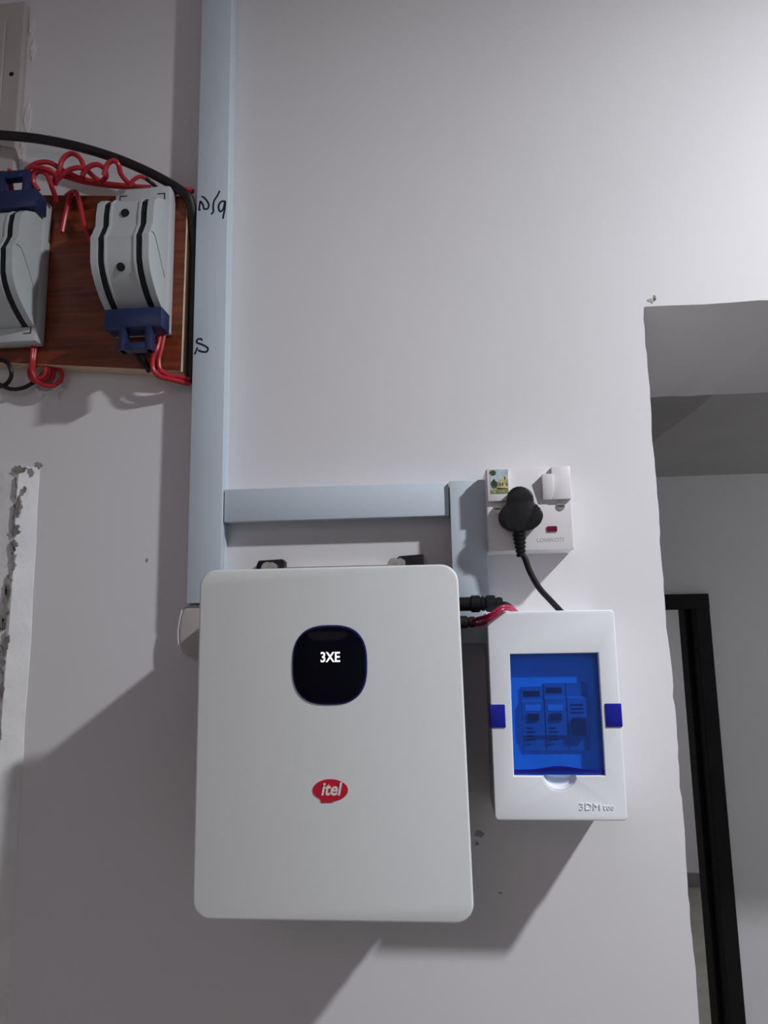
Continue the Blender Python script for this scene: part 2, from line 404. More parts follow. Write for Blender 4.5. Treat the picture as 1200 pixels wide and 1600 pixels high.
hw = stroke([(-0.2767, -0.0251, 2.4432), (-0.2785, -0.0251, 2.4441), (-0.2778, -0.0251, 2.4507), (-0.2770, -0.0251, 2.4543), (-0.2737, -0.0251, 2.4492), (-0.2728, -0.0251, 2.4448), (-0.2685, -0.0251, 2.4442), (-0.2669, -0.0251, 2.4487), (-0.2691, -0.0251, 2.4542), (-0.2732, -0.0251, 2.4591), (-0.2760, -0.0251, 2.4607)])
merge(hw, stroke([(-0.2543, -0.0251, 2.4662), (-0.2568, -0.0251, 2.4602), (-0.2607, -0.0251, 2.4536), (-0.2616, -0.0251, 2.4452), (-0.2613, -0.0251, 2.4398), (-0.2639, -0.0251, 2.4370)]))
merge(hw, stroke([(-0.2477, -0.0251, 2.4522), (-0.2521, -0.0251, 2.4522), (-0.2551, -0.0251, 2.4463), (-0.2533, -0.0251, 2.4397), (-0.2493, -0.0251, 2.4428), (-0.2472, -0.0251, 2.4525), (-0.2476, -0.0251, 2.4427), (-0.2496, -0.0251, 2.4303)]))
obj('handwritten_letters', hw, M['ink'], tv, True)
hw = stroke([(-0.2709, -0.0251, 2.2812), (-0.2729, -0.0251, 2.2836), (-0.2768, -0.0251, 2.2827), (-0.2768, -0.0251, 2.2791), (-0.2704, -0.0251, 2.2763), (-0.2643, -0.0251, 2.2720), (-0.2656, -0.0251, 2.2677), (-0.2709, -0.0251, 2.2680), (-0.2754, -0.0251, 2.2700)])
merge(hw, stroke([(-0.2763, -0.0251, 2.2733), (-0.2776, -0.0251, 2.2698), (-0.2795, -0.0251, 2.2653)]))
obj('handwritten_letters', hw, M['ink'], tv, True)
# rounded end piece under the long trunking
cap = thing('conduit_end_cap', 'small rounded off-white conduit end cap below the long trunking, half hidden by inverter', 'cap', (-0.27, 0, 1.955))
obj('shell', prism([(-0.2445, 1.9835), (-0.280, 1.9835), (-0.2865, 1.980), (-0.2895, 1.971), (-0.2915, 1.957), (-0.2905, 1.940), (-0.2875, 1.932), (-0.279, 1.928), (-0.2445, 1.928)], -0.0205, 0.0, 0.003, 3), M['beige'], cap, True)
obj('rim', tube([(-0.279, -0.0180, 1.9836), (-0.287, -0.0180, 1.980), (-0.290, -0.0180, 1.970), (-0.292, -0.0180, 1.956), (-0.2908, -0.0180, 1.940), (-0.287, -0.0180, 1.932)], 0.0015, 8, 6), M['plaster'], cap, True)

# ================================================================== INVERTER
inv = thing('wall_inverter', 'large white wall-mounted inverter with round black display and red oval logo', 'inverter', (-0.107, 0, 1.73))
DT, DB_ = 0.137, 0.147       # plate front distance from the wall at the top and bottom
ZT, ZB = 2.0095, 1.7125
def plate_y(z): return -(DT + (DB_ - DT) * (ZT - z) / (ZT - ZB))
pl = rrect(-0.5, 0.5, -0.5, 0.5, 0.001)
def plate_pts():
    out = []
    for (u, v) in rrect(0, 0.2315, 0, ZT - ZB, 0.0155, 10):
        t = v / (ZT - ZB); xl = -0.2255 - 0.0035 * t; xr = 0.0125 - 0.0040 * t
        out.append((xl + (xr - xl) * u / 0.2315, ZB + v))
    return out
b = prism(plate_pts(), 0.0, 0.010, 0.0022, 3)
for v in b.verts: v.co.y += plate_y(v.co.z)
obj('front_plate', b, M['white'], inv, True)
bd = box(-0.2185, -0.006, -0.126, -0.014, 1.732, 1.999, 0.006)
body = obj('body', bd, M['dark'], inv, True)
for i in range(9):
    y = -0.118 + i * 0.012
    obj('cooling_fin', box(-0.006, 0.0035, y, y + 0.003, 1.745, 1.950, 0.0006), M['dark'], body)
# mount
br = obj('wall_bracket', box(-0.205, -0.030, -0.0135, -0.0005, 1.96, 2.0215, 0.001), M['steel'], inv)
lug = prism([(-0.2085, 1.99), (-0.2085, 2.024), (-0.206, 2.0295), (-0.180, 2.0305), (-0.1775, 2.028), (-0.1775, 1.99)], -0.0138, -0.0005, 0.001, 2)
obj('lug', lug, M['black'], inv, True, label='black bracket lug')
lug = prism([(-0.062, 1.99), (-0.062, 2.0215), (-0.052, 2.0305), (-0.0265, 2.032), (-0.0255, 1.99)], -0.0138, -0.0005, 0.001, 2)
obj('lug', lug, M['black'], inv, True, label='black bracket lug')
for bx, bz in ((-0.1885, 2.0205), (-0.0505, 2.0215)):
    b = cyl((bx, -0.019, bz), (0, -1, 0), 0.0062, 0.0062, 0.011, 6, 0.0008); cyl((bx - 0.007, -0.0155, bz), (0, -1, 0), 0.007, 0.007, 0.002, 18, bm=b)
    cyl((bx, -0.027, bz), (0, -1, 0), 0.0035, 0.0032, 0.006, 14, bm=b)
    obj('bolt', b, M['steel'], inv, True, label='zinc hex bolt')
# display
def sup(cx, cz, a, c, n=2.7, N=56):
    out = []
    for i in range(N):
        t = 2 * PI * i / N; ct, st = math.cos(t), math.sin(t)
        out.append((cx + a * math.copysign(abs(ct) ** (2 / n), ct), cz + c * math.copysign(abs(st) ** (2 / n), st)))
    return out
DX, DZ = -0.1075, 1.9225
yc = plate_y(DZ)
rimo = prism(sup(DX, DZ, 0.0337, 0.0348), 0, 0.004, 0.0012, 2)
for v in rimo.verts: v.co.y += plate_y(v.co.z) - 0.0012
disp = obj('display_bezel', rimo, M['rim'], inv, True, label='blue-black display rim')
b = bmesh.new()
c0 = b.verts.new((DX, -0.0042, DZ)); prev = None
for s in (0.25, 0.5, 0.75, 0.9, 1.0):
    ring = [b.verts.new((x, -0.0042 + 0.0028 * s ** 4, z)) for x, z in sup(DX, DZ, 0.0322 * s, 0.0333 * s)]
    for i in range(len(ring)):
        j = (i + 1) % len(ring)
        if prev: b.faces.new((prev[i], prev[j], ring[j], ring[i]))
        else: b.faces.new((c0, ring[j], ring[i]))
    prev = ring
for v in b.verts: v.co.y += plate_y(v.co.z)
obj('display_glass', b, M['gloss'], disp, True, label='glossy black display')
obj('display_digits', text_bm('3XE', 0.0122, (DX + 0.0012, yc - 0.0048, DZ + 0.0062), 0.0002, 0, 0.0002, sx=0.86), M['led'], disp, label='lit white digits')
# logo
LX, LZ = -0.1068, 1.8168
bub = []
for i in range(48):
    t = 2 * PI * i / 48 - PI * 0.70
    bub.append((LX + 0.0153 * math.cos(t), LZ + 0.0090 * math.sin(t)))
b = prism([(LX - 0.0078, LZ - 0.0102), (LX - 0.002, LZ - 0.0102), (LX + 0.003, LZ - 0.0097)] + bub[5:46] + [(LX - 0.0085, LZ - 0.0075)], 0.0, 0.0006)
for v in b.verts: v.co.y += plate_y(v.co.z) - 0.0005
lg = obj('logo_badge', b, M['logo'], inv, label='red oval logo with white letters')
tl = math.atan2(DB_ - DT, ZT - ZB)
obj('logo_letters', text_bm('itel', 0.0150, (LX + 0.0003, plate_y(LZ) - 0.0008, LZ + 0.0006), 0.0002, 0.22, 0.00035, sx=0.92, tilt=tl), M['print'], lg)
obj('power_switch', box(-0.2385, -0.218, -0.110, -0.082, 1.886, 1.906, 0.002), M['neon'], inv, True, label='dark red switch on the side')
# plug-in cable connectors on the right side of the inverter
def connector(segs, y, z, m, lab):
    b = None
    for (x0, x1, r) in segs: b = cyl(((x0 + x1) / 2, y, z), (1, 0, 0), r, r, x1 - x0, 18, 0.001, bm=b)
    return obj('cable_connector', b, m, inv, True, label=lab)
connector([(-0.007, 0.022, 0.0070), (0.021, 0.031, 0.0086), (0.031, 0.036, 0.0074), (0.036, 0.046, 0.0084), (0.046, 0.053, 0.0062)], -0.052, 1.9765, M['black'], 'black cable connector')
connector([(-0.007, 0.018, 0.0062), (0.018, 0.0255, 0.0054)], -0.058, 1.9585, M['dark'], 'dark grey cable connector')

# ================================================================== BREAKER BOX
db = thing('breaker_box', 'white plastic breaker box with blue transparent window beside the inverter', 'breaker box', (0.0945, 0, 1.78))
BX0, BX1, BZ0, BZ1 = 0.0360, 0.1535, 1.7790, 1.9670
# hollow back box
bb = bmesh.new()
for (x0, x1, z0, z1) in ((BX0, BX0 + .003, BZ0, BZ1), (BX1 - .003, BX1, BZ0, BZ1), (BX0 + .003, BX1 - .003, BZ0, BZ0 + .003), (BX0 + .003, BX1 - .003, BZ1 - .003, BZ1)):
    box(x0, x1, -0.060, -0.0005, z0, z1, bm=bb)
box(BX0 + .003, BX1 - .003, -0.004, -0.0005, BZ0 + .003, BZ1 - .003, bm=bb)
obj('back_box', bb, M['inner'], db)
win = [(0.0550, 1.9275), (0.0545, 1.8175)]
# opening with a half-round thumb notch
hole = [(0.0555, 1.9275), (0.0545, 1.8175)] + [(0.0955 - 0.0150 * math.cos(t * PI / 16), 1.8175 - 0.0128 * math.sin(t * PI / 16)) for t in range(0, 17)] + [(0.1368, 1.8175), (0.1372, 1.9275)]
cov = holed_plate(rrect(BX0 - 0.0006, BX1 + 0.0006, BZ0 - 0.0004, BZ1 + 0.0004, 0.004), [hole], -0.085, -0.076, 0.0012)
# skirt of the cover
for (x0, x1, z0, z1) in ((BX0 - .0006, BX0 + .0024, BZ0 + .003, BZ1 - .003), (BX1 - .0024, BX1 + .0006, BZ0 + .003, BZ1 - .003), (BX0 + .003, BX1 - .003, BZ0 - .0004, BZ0 + .0026), (BX0 + .003, BX1 - .003, BZ1 - .0026, BZ1 + .0004)):
    box(x0, x1, -0.0775, -0.0595, z0, z1, bm=cov)
cover = obj('cover', cov, M['whitep'], db, True)
# notch dish
b = bmesh.new()
c0 = b.verts.new((0.0955, -0.0765, 1.8168)); prev = None
for s, dy in ((0.5, -0.0768), (0.8, -0.0785), (0.93, -0.0815), (1.0, -0.0845)):
    ring = [b.verts.new((0.0955 - 0.0150 * s * math.cos(t * PI / 16), dy, 1.8178 - 0.0128 * s * math.sin(t * PI / 16))) for t in range(17)]
    for i in range(16):
        if prev: b.faces.new((prev[i], prev[i + 1], ring[i + 1], ring[i]))
        else: b.faces.new((c0, ring[i + 1], ring[i]))
    prev = ring
obj('thumb_notch', b, M['whitep'], cover, True)
# blue window: bowed sheet with a thicker bottom lip
b = bmesh.new(); NX, NZ = 14, 10; grid = []
for j in range(NZ + 1):
    row = []
    for i in range(NX + 1):
        u = i / NX; v = j / NZ
        x = 0.0549 + (0.1370 - 0.0549) * u; z = 1.8180 + (1.9272 - 1.8180) * v
        row.append(b.verts.new((x, -0.0805 - 0.0025 * (1 - (2 * u - 1) ** 2), z)))
    grid.append(row)
for j in range(NZ):
    for i in range(NX): b.faces.new((grid[j][i], grid[j][i + 1], grid[j + 1][i + 1], grid[j + 1][i]))
window = obj('window_lid', b, M['glass'], db, True, label='blue transparent lid')
if window.data.polygons[0].normal.y > 0: window.data.flip_normals()   # outer side faces the room
lip = [(0.0551, 1.8182)] + [(0.0551 + 0.0817 * i / 20, 1.8225 + 0.0035 * math.exp(-((i - 10) / 4.2) ** 2)) for i in range(21)] + [(0.1367, 1.8182)]
lb = prism(lip, 0, 0.0012)
for v in lb.verts:
    u = (v.co.x - 0.0549) / 0.0821; v.co.y += -0.0818 - 0.0025 * (1 - (2 * u - 1) ** 2)
obj('window_lip', lb, M['clip'], window, label='dark blue curved lip')
obj('side_clip', box(0.0345, 0.0488, -0.0862, -0.066, 1.8605, 1.8815, 0.0008), M['clip'], db, True, label='deep blue clip')
obj('side_clip', box(0.1400, 0.1550, -0.0862, -0.066, 1.8605, 1.8815, 0.0008), M['clip'], db, True, label='deep blue clip')
# inside: mounting plate and three breakers
obj('inner_plate', box(BX0 + .003, BX1 - .003, -0.0695, -0.0665, BZ0 + .003, BZ1 - .003), M['inner'], db)
for k, (x0, x1) in enumerate(((0.0655, 0.0858), (0.0866, 0.1066), (0.1074, 0.1275))):
    zt, zb = 1.8965 + (0.003 if k else 0), 1.838
    bk = obj('breaker', xprism([(-0.0696, zb), (-0.0696, zt), (-0.0720, zt), (-0.0720, zt - 0.012), (-0.0748, zt - 0.014), (-0.0748, zb + 0.014), (-0.0720, zb + 0.012), (-0.0720, zb)], x0, x1, 0.0006), M['mcb'], db)
    xm = (x0 + x1) / 2
    if k < 2:
        obj('toggle', box(xm - 0.0052, xm + 0.0052, -0.0772, -0.0745, 1.866, 1.872, 0.0006), M['mcbd'], bk)
        for q in range(4):
            obj('marking', box(x0 + 0.003, x0 + 0.009 + 0.002 * (q % 2), -0.0752, -0.0747, 1.858 - q * 0.0035, 1.8592 - q * 0.0035), M['mcbd'], bk)
        obj('label_field', box(x0 + 0.003, x1 - 0.003, -0.0752, -0.0747, 1.8745, 1.8800), M['inner'], bk)
        obj('marking', box(x0 + 0.002, x1 - 0.003, -0.0725, -0.0718, zt - 0.009, zt - 0.004), M['mcbd'], bk)
    else:
        obj('toggle', box(xm - 0.0065, xm + 0.0065, -0.0790, -0.0745, 1.852, 1.868, 0.001), M['mcbd'], bk, label='black breaker toggle')
        for q in range(3):
            obj('marking', box(x0 + 0.003, x1 - 0.005, -0.0752, -0.0747, 1.872 + q * 0.0035, 1.8732 + q * 0.0035), M['mcbd'], bk)
obj('embossed_letters', text_bm('3DM', 0.0086, (0.1115, -0.0850, 1.7906), 0.0006, 0, 0.0, align='LEFT', sx=1.12), M['whitep'], cover)
obj('embossed_letters', text_bm('tee', 0.0080, (0.1330, -0.0850, 1.7905), 0.0005, 0, 0.0, align='LEFT', sx=0.95), M['whitep'], cover)

# ================================================================== SOCKET, PLUG
so = thing('wall_socket', 'white single switched wall socket on a raised box with black plug', 'socket', (0.085, 0, 2.03))
SX0, SX1, SZ0, SZ1 = 0.0415, 0.1285, 2.0295, 2.1160
b = bmesh.new()   # surface box flaring slightly towards the wall
a = [(SX0 - 0.002, SZ0 - 0.001), (SX1 + 0.009, SZ0 + 0.0035), (SX1 + 0.0065, SZ1 + 0.0005), (SX0 - 0.002, SZ1 - 0.001)]
b = box(SX0 + 0.0005, SX1 - 0.0005, -0.037, -0.0004, SZ0 + 0.0005, SZ1 - 0.0005, 0.0015)
for v in b.verts:
    if v.co.y > -0.02:
        v.co.x = 0.085 + (v.co.x - 0.085) * 1.05
obj('pattress', b, M['sock'], so, True)
face = obj('faceplate', prism(rrect(SX0, SX1, SZ0, SZ1, 0.002, 3), -0.0445, -0.036, 0.0015, 2), M['sock'], so, True)
obj('raised_block', box(SX0 + 0.0012, 0.0645, -0.0492, -0.0435, 2.0806, SZ1 - 0.001, 0.001), M['sock'], face, True)
obj('raised_block', box(0.1085, SX1 - 0.0012, -0.0492, -0.0435, 2.0806, SZ1 - 0.001, 0.001), M['sock'], face, True)
rk = box(0.0985, 0.1098, -0.0530, -0.0435, 2.0808, 2.1068, 0.0008)
for v in rk.verts:
    if v.co.y < -0.048: v.co.y += 0.0045 * (2.1068 - v.co.z) / 0.026
obj('rocker', rk, M['sock'], so, True, label='white rocker switch')
for sx_, sz_ in ((0.0525, 2.0732), (0.1165, 2.0742)):
    sc = obj('screw', cyl((sx_, -0.0448, sz_), (0, -1, 0), 0.0045, 0.0043, 0.0016, 18), M['steel'], face, True, label='recessed grey screw')
    obj('screw_slot', box(sx_ - 0.003, sx_ + 0.003, -0.0462, -0.0455, sz_ - 0.0005, sz_ + 0.0005), M['slot'], sc)
obj('neon_lens', box(0.1015, 0.1118, -0.0462, -0.0440, 2.0482, 2.0538, 0.0008), M['neon'], so, True, label='dark red indicator lens')
obj('printed_letters', text_bm('LONWOTI', 0.0058, (0.1045, -0.0446, 2.0395), 0.0001, 0, 0, sx=0.98), M['grprint'], face, label='faint grey lettering')
# little picture sticker
st = obj('picture_sticker', box(0.0460, 0.0645, -0.0496, -0.0491, 2.0885, 2.1140), [M['sky']], so, label='coloured landscape picture sticker')
def pic(name, pts, m): obj(name, prism(pts, -0.0499, -0.0495), m, st)
pic('picture_tree', blob(0.0490, 2.1105, 0.0030, 0.0026), M['tree'])
pic('picture_tree', blob(0.0497, 2.0985, 0.0032, 0.0045), M['tree'])
pic('picture_house', [(0.0530, 2.0930), (0.0635, 2.0930), (0.0640, 2.1060), (0.0590, 2.1065), (0.0585, 2.1040), (0.0560, 2.1035), (0.0535, 2.1000)], M['house'])
pic('picture_lawn', [(0.0465, 2.0890), (0.0640, 2.0890), (0.0640, 2.0935), (0.0520, 2.0945), (0.0465, 2.0920)], M['lawn'])
for wx, wz in ((0.0553, 2.0965), (0.0580, 2.0965), (0.0605, 2.1030), (0.0622, 2.0960)):
    obj('picture_window', box(wx, wx + 0.0012, -0.05005, -0.0498, wz, wz + 0.0030), M['tree'], st)

plug = thing('power_plug', 'black three-pin plug with cord in the white wall socket', 'plug', (0.072, -0.0445, 2.06))
def trefoil():
    A = [(0.0725, 2.0900), (0.0665, 2.0885), (0.0615, 2.0840), (0.0598, 2.0780), (0.0590, 2.0735), (0.0553, 2.0688), (0.0515, 2.0635), (0.0508, 2.0575), (0.0535, 2.0515), (0.0585, 2.0475), (0.0645, 2.0455)]
    Bq = [(0.0795, 2.0455), (0.0860, 2.0480), (0.0915, 2.0530), (0.0942, 2.0595), (0.0932, 2.0650), (0.0895, 2.0695), (0.0862, 2.0740), (0.0856, 2.0790), (0.0835, 2.0845), (0.0785, 2.0885)]
    p = smooth_path([(x, 0, z) for x, z in A + Bq + A[:1]], 6)[:-1]
    return [(v.x, v.z) for v in p]
tf = trefoil()
tf = [(x * 1.026, 1.95 + (z - 1.95) * 1.026) for x, z in tf]
b = prism(tf, -0.0605, -0.0446, 0.0022, 2)
# shape sits slightly left because it stands proud of the plate
for v in b.verts:
    k = 1.0 if v.co.y < -0.052 else 0.95; v.co.x = 0.0725 + (v.co.x - 0.0725) * k; v.co.z = 2.066 + (v.co.z - 2.066) * k
obj('plug_body', b, M['black'], plug, True)
b = None
q = [Vector((0.0725, -0.0530, 2.0465)), Vector((0.0733, -0.0530, 2.0240))]
for i in range(6):
    c = q[0].lerp(q[1], (i + 0.4) / 5.4); r = 0.0072 - 0.0005 * i
    b = cyl(c, q[1] - q[0], r, r * 0.93, 0.0032, 16, 0.0005, bm=b)
tube([q[0] + Vector((0, 0, 0.004)), q[1]], [0.0062, 0.0036], 12, 4, bm=b)
obj('strain_relief', b, M['black'], plug, True)
obj('cord', tube([q[1] + Vector((0, 0, 0.003)), (0.0770, -0.0530, 2.0211), (0.0814, -0.0530, 2.0075), (0.0896, -0.0520, 1.9914), (0.1012, -0.0490, 1.9779), (0.1107, -0.0450, 1.9677), (0.1170, -0.0420, 1.9607)], 0.0031, 12, 8), M['black'], plug, True)

# ================================================================== SWITCH BOARD ON THE LEFT
board = thing('wooden_board', 'reddish-brown wooden board holding the grey switches left of the trunking', 'board', (-0.45, 0, 2.24))
TR, BR, BL, TL = (-0.2945, 2.4655), (-0.2960, 2.2475), (-0.62, 2.279), (-0.62, 2.492)
b = prism([TR, BR, BL, TL], -0.0205, -0.0010, 0.0006, 1)
for f in b.faces:
    f.material_index = 0 if f.normal.y < -0.9 or (abs(f.normal.y) > 0.9 and f.calc_center_median().y < -0.015) else 1
obj('panel', b, [M['wood'], M['ply']], board)

PROF = [(0.066, 0.045), (0.060, 0.058), (0.052, 0.074), (0.044, 0.0815), (0.030, 0.0840), (0.016, 0.0840), (0.004, 0.0900), (-0.003, 0.0940), (-0.010, 0.0930), (-0.020, 0.0925), (-0.030, 0.0915), (-0.040, 0.0870), (-0.050, 0.0790), (-0.060, 0.0670), (-0.067, 0.055), (-0.072, 0.045)]
def changeover(label, x1, zc, up):
    """switch whose right side is x1; handle thrown up or down"""
    x0 = x1 - 0.0665
    t = thing('changeover_switch', label, 'switch', ((x0 + x1) / 2, -0.015, zc - 0.09), 'grey changeover switches on the wooden board')
    base = box(x0, x1, -0.0405, -0.0207, zc - 0.089, zc + 0.089, 0.003)
    ba = obj('base', base, M['grey'], t, True)
    for sx_ in (x0 + 0.006, x1 - 0.015):
        for sz_ in (zc + 0.078, zc - 0.080):
            g = box(sx_, sx_ + 0.009, -0.0409, -0.0400, sz_, sz_ + 0.001); 
            xx = sx_ if sx_ < (x0 + x1) / 2 else sx_ + 0.0082
            box(xx, xx + 0.0010, -0.0409, -0.0400, sz_ - 0.007 if sz_ > zc else sz_, sz_ + 0.001 if sz_ > zc else sz_ + 0.008, bm=g)
            obj('corner_mark', g, M['slot'], ba)
    def strip(a, c, inset):
        pr = [(-(max(d - inset, 0.0405)) , zc + z) for z, d in PROF]
        pr = [(-0.040, zc + PROF[0][0])] + pr + [(-0.040, zc + PROF[-1][0])]
        return xprism(pr, x0 + a, x0 + c)
    cov = strip(0.0008, 0.0085, 0.0); merge(cov, strip(0.0165, 0.0505, 0.0014)); merge(cov, strip(0.0585, 0.0658, 0.0))
    # raised rails either side of the centre strip
    merge(cov, strip(0.0160, 0.0182, 0.0)); merge(cov, strip(0.0488, 0.0510, 0.0))
    co = obj('cover', cov, M['grey'], t, True)
    obj('slot', strip(0.0080, 0.0165, 0.0022), M['slot'], t, label='black vertical slot')
    obj('slot', strip(0.0505, 0.0590, 0.0022), M['slot'], t, label='black vertical slot')
    for hz, hd in ((0.030, 0.0828), (-0.036, 0.0875)):
        n = (0, -1, 0) if hz > 0 else (0, -0.93, -0.36)
        obj('screw_hole', cyl((x0 + 0.0335, -hd, zc + hz), n, 0.0046, 0.0046, 0.0022, 18), M['slot'], co, True)
    # faint diagonal moulding line on the right flank
    gl = tube([(x1 - 0.0002, -0.088, zc + 0.004), (x1 - 0.0002, -0.076, zc + 0.002), (x1 - 0.0002, -0.048, zc - 0.030)], 0.0005, 5, 4)
    obj('moulding_line', gl, M['mcb'], co)
    s = 1 if up else -1
    zb = zc + (0.0735 if up else -0.0840)
    hb = box(x0 + 0.0060, x1 + 0.0048, -0.0655, -0.0410, zb - 0.0115, zb + 0.0115, 0.0018)
    h = obj('handle', hb, M['navy'], t, True, label='navy blue handle bar')
    zt = zb + s * 0.0370
    for hx in (x0 + 0.0235, x0 + 0.0530):
        obj('handle_leg', box(hx, hx + 0.0072, -0.0650, -0.0520, min(zb + s * 0.010, zt), max(zb + s * 0.010, zt), 0.001), M['navy'], h, True)
    obj('handle_grip', box(x0 + 0.0232, x0 + 0.0606, -0.0645, -0.0525, min(zt, zt - s * 0.0095), max(zt, zt - s * 0.0095), 0.0015), M['navy'], h, True)
    return t
changeover('grey changeover switch nearest the trunking, navy handle thrown down', -0.3080, 2.3790, False)
changeover('grey changeover switch cut by the left picture edge, navy handle thrown up', -0.4610, 2.3740, True)

# ================================================================== WIRES
def wires(name, label, cat, loc, lst, sides=10):
    t = thing(name, label, cat, loc)
    for nm, m, r, pts in lst: obj(nm, tube(pts, r, sides, 8), m, t, True, label=('black wire' if m is M['black'] else None))
    return t
R_ = 0.0029
wires('wire_tangle', 'tangle of red wires looping along the top of the wooden board', 'wires', (-0.42, -0.03, 2.49), [
    ('wire', M['red'], R_, [(-0.4805, -0.0500, 2.4934), (-0.4668, -0.0500, 2.5014), (-0.4535, -0.0460, 2.5039), (-0.4406, -0.0400, 2.4971), (-0.4219, -0.0340, 2.4897), (-0.3959, -0.0300, 2.4837), (-0.3621, -0.0260, 2.4796), (-0.3393, -0.0220, 2.4788)]),
    ('wire', M['red'], R_, [(-0.4821, -0.0420, 2.4939), (-0.4655, -0.0420, 2.4960), (-0.4449, -0.0360, 2.4934), (-0.4199, -0.0300, 2.4871), (-0.3899, -0.0260, 2.4825), (-0.3599, -0.0220, 2.4803)]),
    ('wire', M['red'], R_, [(-0.4490, -0.0400, 2.4778), (-0.4417, -0.0460, 2.4914), (-0.4367, -0.0480, 2.5054), (-0.4269, -0.0480, 2.5121), (-0.4164, -0.0480, 2.5063), (-0.4113, -0.0460, 2.4940), (-0.4177, -0.0360, 2.4880)]),
    ('wire', M['red'], R_, [(-0.4442, -0.0460, 2.4801), (-0.4300, -0.0500, 2.4879), (-0.4177, -0.0500, 2.4918), (-0.4088, -0.0460, 2.4914), (-0.4006, -0.0400, 2.4849), (-0.3939, -0.0340, 2.4817)]),
    ('wire', M['red'], R_, [(-0.4099, -0.0520, 2.4801), (-0.4008, -0.0540, 2.4886), (-0.3909, -0.0540, 2.4911), (-0.3831, -0.0520, 2.4862), (-0.3835, -0.0460, 2.4812), (-0.3945, -0.0360, 2.4804)]),
    ('wire', M['red'], R_, [(-0.3794, -0.0600, 2.4724), (-0.3744, -0.0620, 2.4844), (-0.3670, -0.0620, 2.4886), (-0.3624, -0.0600, 2.4840), (-0.3628, -0.0520, 2.4781), (-0.3595, -0.0420, 2.4747), (-0.3562, -0.0320, 2.4769)]),
    ('wire', M['red'], R_ * 0.8, [(-0.3533, -0.0480, 2.4654), (-0.3481, -0.0500, 2.4710), (-0.3406, -0.0500, 2.4745), (-0.3345, -0.0480, 2.4729)]),
    ('wire', M['black'], R_ * 0.8, [(-0.3360, -0.0480, 2.4739), (-0.3299, -0.0440, 2.4703), (-0.3270, -0.0360, 2.4688), (-0.3279, -0.0280, 2.4691)]),
    ('wire', M['red'], R_, [(-0.4618, -0.0520, 2.4644), (-0.4663, -0.0560, 2.4736), (-0.4634, -0.0580, 2.4826), (-0.4558, -0.0580, 2.4853), (-0.4487, -0.0560, 2.4787), (-0.4469, -0.0500, 2.4695), (-0.4482, -0.0400, 2.4645), (-0.4506, -0.0340, 2.4619)]),
    ('wire', M['red'], R_, [(-0.5017, -0.0480, 2.4964), (-0.4987, -0.0500, 2.4832), (-0.4975, -0.0480, 2.4705), (-0.5000, -0.0420, 2.4638)]),
    ('wire', M['red'], R_, [(-0.4636, -0.0620, 2.4872), (-0.4512, -0.0620, 2.4855), (-0.4420, -0.0560, 2.4831), (-0.4467, -0.0440, 2.4767)]),
])
wires('wire_pair', 'two short red wire ends hanging onto the bare board between both switches', 'wires', (-0.43, -0.03, 2.44), [
    ('wire', M['red'], R_, [(-0.4380, -0.0220, 2.4786), (-0.4362, -0.0300, 2.4650), (-0.4370, -0.0340, 2.4461), (-0.4404, -0.0340, 2.4210)]),
    ('wire', M['red'], R_, [(-0.4454, -0.0200, 2.4770), (-0.4328, -0.0300, 2.4747), (-0.4248, -0.0340, 2.4691), (-0.4191, -0.0340, 2.4506), (-0.4163, -0.0300, 2.4323), (-0.4122, -0.0260, 2.4196), (-0.4075, -0.0200, 2.4079)]),
])
wires('wire_ends', 'short red wires at the top right corner of the wooden board', 'wires', (-0.295, -0.02, 2.47), [
    ('wire', M['red'], R_, [(-0.3107, -0.0200, 2.4696), (-0.3054, -0.0260, 2.4728), (-0.3006, -0.0260, 2.4700), (-0.2988, -0.0220, 2.4650)]),
    ('wire', M['red'], R_, [(-0.2996, -0.0200, 2.4646), (-0.2959, -0.0240, 2.4701), (-0.2928, -0.0220, 2.4728), (-0.2903, -0.0160, 2.4740)]),
])
wires('wire_pair', 'two red wires bending from the nearer switch underside into the trunking', 'wires', (-0.32, -0.03, 2.26), [
    ('wire', M['red'], R_, [(-0.3196, -0.0280, 2.2890), (-0.3212, -0.0320, 2.2714), (-0.3253, -0.0320, 2.2602), (-0.3257, -0.0300, 2.2488), (-0.3192, -0.0270, 2.2404), (-0.3068, -0.0220, 2.2378), (-0.2940, -0.0160, 2.2355), (-0.2879, -0.0140, 2.2344)]),
    ('wire', M['red'], R_, [(-0.3159, -0.0260, 2.2896), (-0.3184, -0.0260, 2.2736), (-0.3210, -0.0260, 2.2607), (-0.3195, -0.0250, 2.2495), (-0.3115, -0.0220, 2.2434), (-0.2994, -0.0180, 2.2419), (-0.2884, -0.0130, 2.2401)]),
    ('wire', M['black'], 0.0038, [(-0.3477, -0.0260, 2.2713), (-0.3409, -0.0270, 2.2621), (-0.3350, -0.0260, 2.2538), (-0.3311, -0.0240, 2.2482)]),
])
coil = []
for i in range(26):
    a = -2.6 + i * 0.62; r = 0.0155 - 0.00022 * i
    coil.append((HX + r * math.cos(a), -0.010 - 0.0004 * i, HZ + 0.001 + r * 0.85 * math.sin(a)))
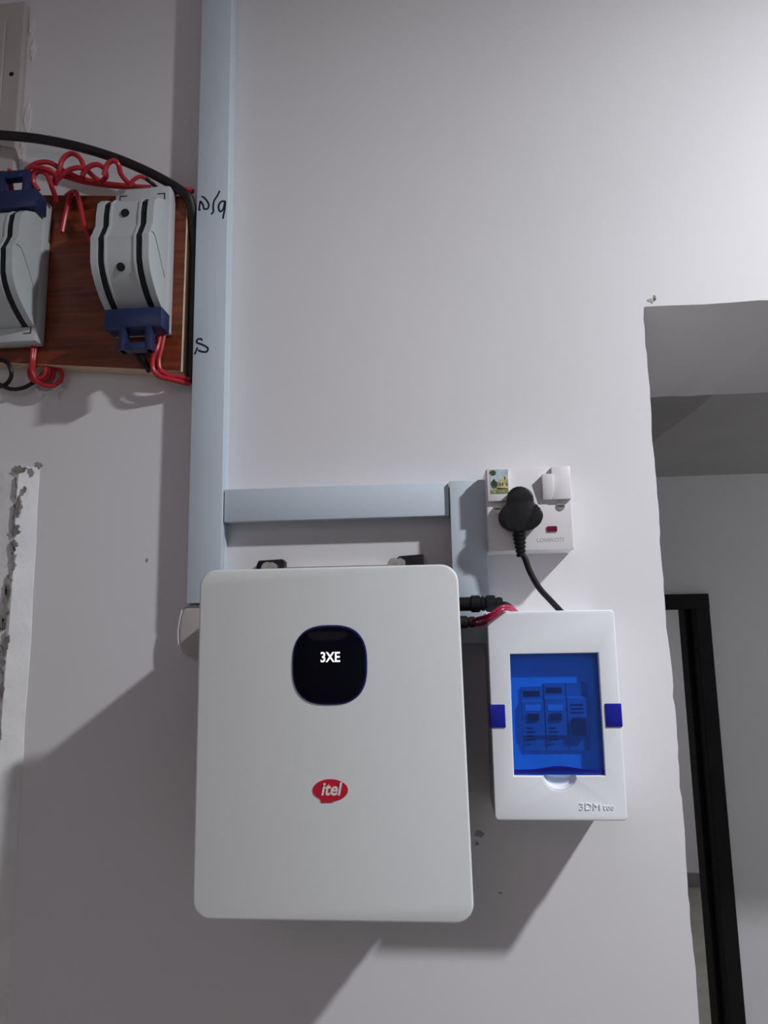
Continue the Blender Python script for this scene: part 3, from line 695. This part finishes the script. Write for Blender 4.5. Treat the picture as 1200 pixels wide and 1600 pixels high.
wires('wire_coil', 'coil of red wire over the chipped wall hole under the board', 'wires', (HX, -0.01, HZ), [
    ('wire', M['red'], R_ * 0.9, [(-0.4713, -0.0220, 2.2871), (-0.4715, -0.0240, 2.2707), (-0.4727, -0.0220, 2.2598), (-0.4725, -0.0160, 2.2503)] + coil[3:]),
    ('wire', M['red'], R_ * 0.9, [(-0.4735, -0.0240, 2.2903), (-0.4726, -0.0260, 2.2700), (-0.4741, -0.0220, 2.2560), (-0.4679, -0.0180, 2.2439), (-0.4563, -0.0160, 2.2394), (-0.4467, -0.0140, 2.2427), (-0.4429, -0.0120, 2.2534), (-0.4500, -0.0100, 2.2623), (-0.4616, -0.0060, 2.2612)]),
    ('wire', M['black'], R_ * 0.6, [(-0.4471, -0.0080, 2.2613), (-0.4443, -0.0080, 2.2541), (-0.4473, -0.0060, 2.2463)]),
])
wires('black_wire_loop', 'thin black wire loop hanging below the board at left picture edge', 'wires', (-0.51, -0.01, 2.25), [
    ('wire', M['black'], 0.0024, [(-0.5250, -0.0220, 2.2695), (-0.5126, -0.0220, 2.2712), (-0.5036, -0.0220, 2.2660), (-0.5002, -0.0200, 2.2549), (-0.5060, -0.0160, 2.2464), (-0.5185, -0.0120, 2.2429), (-0.5297, -0.0100, 2.2488)]),
    ('wire', M['black'], 0.0024, [(-0.5289, -0.0140, 2.2521), (-0.5157, -0.0140, 2.2437), (-0.5040, -0.0120, 2.2391), (-0.4911, -0.0100, 2.2407), (-0.4816, -0.0080, 2.2465), (-0.4768, -0.0060, 2.2509)]),
])
hs = thing('black_cable', 'thick black cable arching over the wooden board towards the trunking', 'cable', (-0.42, -0.03, 2.53))
obj('sheath', tube([(-0.5855, -0.0220, 2.5727), (-0.5334, -0.0240, 2.5626), (-0.4821, -0.0260, 2.5517), (-0.4314, -0.0280, 2.5359), (-0.3825, -0.0280, 2.5167), (-0.3426, -0.0270, 2.4966), (-0.3136, -0.0275, 2.4783), (-0.2992, -0.0275, 2.4673), (-0.2915, -0.0265, 2.4605), (-0.2886, -0.0215, 2.4480), (-0.2886, -0.0140, 2.4300), (-0.2886, -0.0085, 2.4000), (-0.2886, -0.0080, 2.3400), (-0.2886, -0.0080, 2.2650), (-0.2886, -0.0080, 2.2380)], 0.0056, 14, 8), M['hose'], hs, True)
wp = thing('connector_wires', 'twisted crimson wires between inverter connector and breaker box top', 'wires', (0.04, -0.06, 1.967))
obj('wire', tube([(0.0221, -0.0600, 1.9597), (0.0294, -0.0700, 1.9619), (0.0361, -0.0860, 1.9633), (0.0433, -0.0895, 1.9679), (0.0507, -0.0895, 1.9719), (0.0586, -0.0800, 1.9715), (0.0647, -0.0640, 1.9681), (0.0683, -0.0500, 1.9646)], 0.0020, 10, 8), M['pink'], wp, True)
obj('wire', tube([(0.0221, -0.0600, 1.9578), (0.0285, -0.0700, 1.9557), (0.0346, -0.0870, 1.9585), (0.0418, -0.0905, 1.9631), (0.0493, -0.0905, 1.9689), (0.0566, -0.0820, 1.9702), (0.0627, -0.0660, 1.9675), (0.0670, -0.0500, 1.9640)], 0.0020, 10, 8), M['pink'], wp, True)
obj('wire', tube([(0.0484, -0.0520, 1.9764), (0.0560, -0.0520, 1.9762), (0.0631, -0.0480, 1.9718), (0.0684, -0.0420, 1.9654)], 0.0020, 10, 8), M['black'], wp, True, label='black wire')
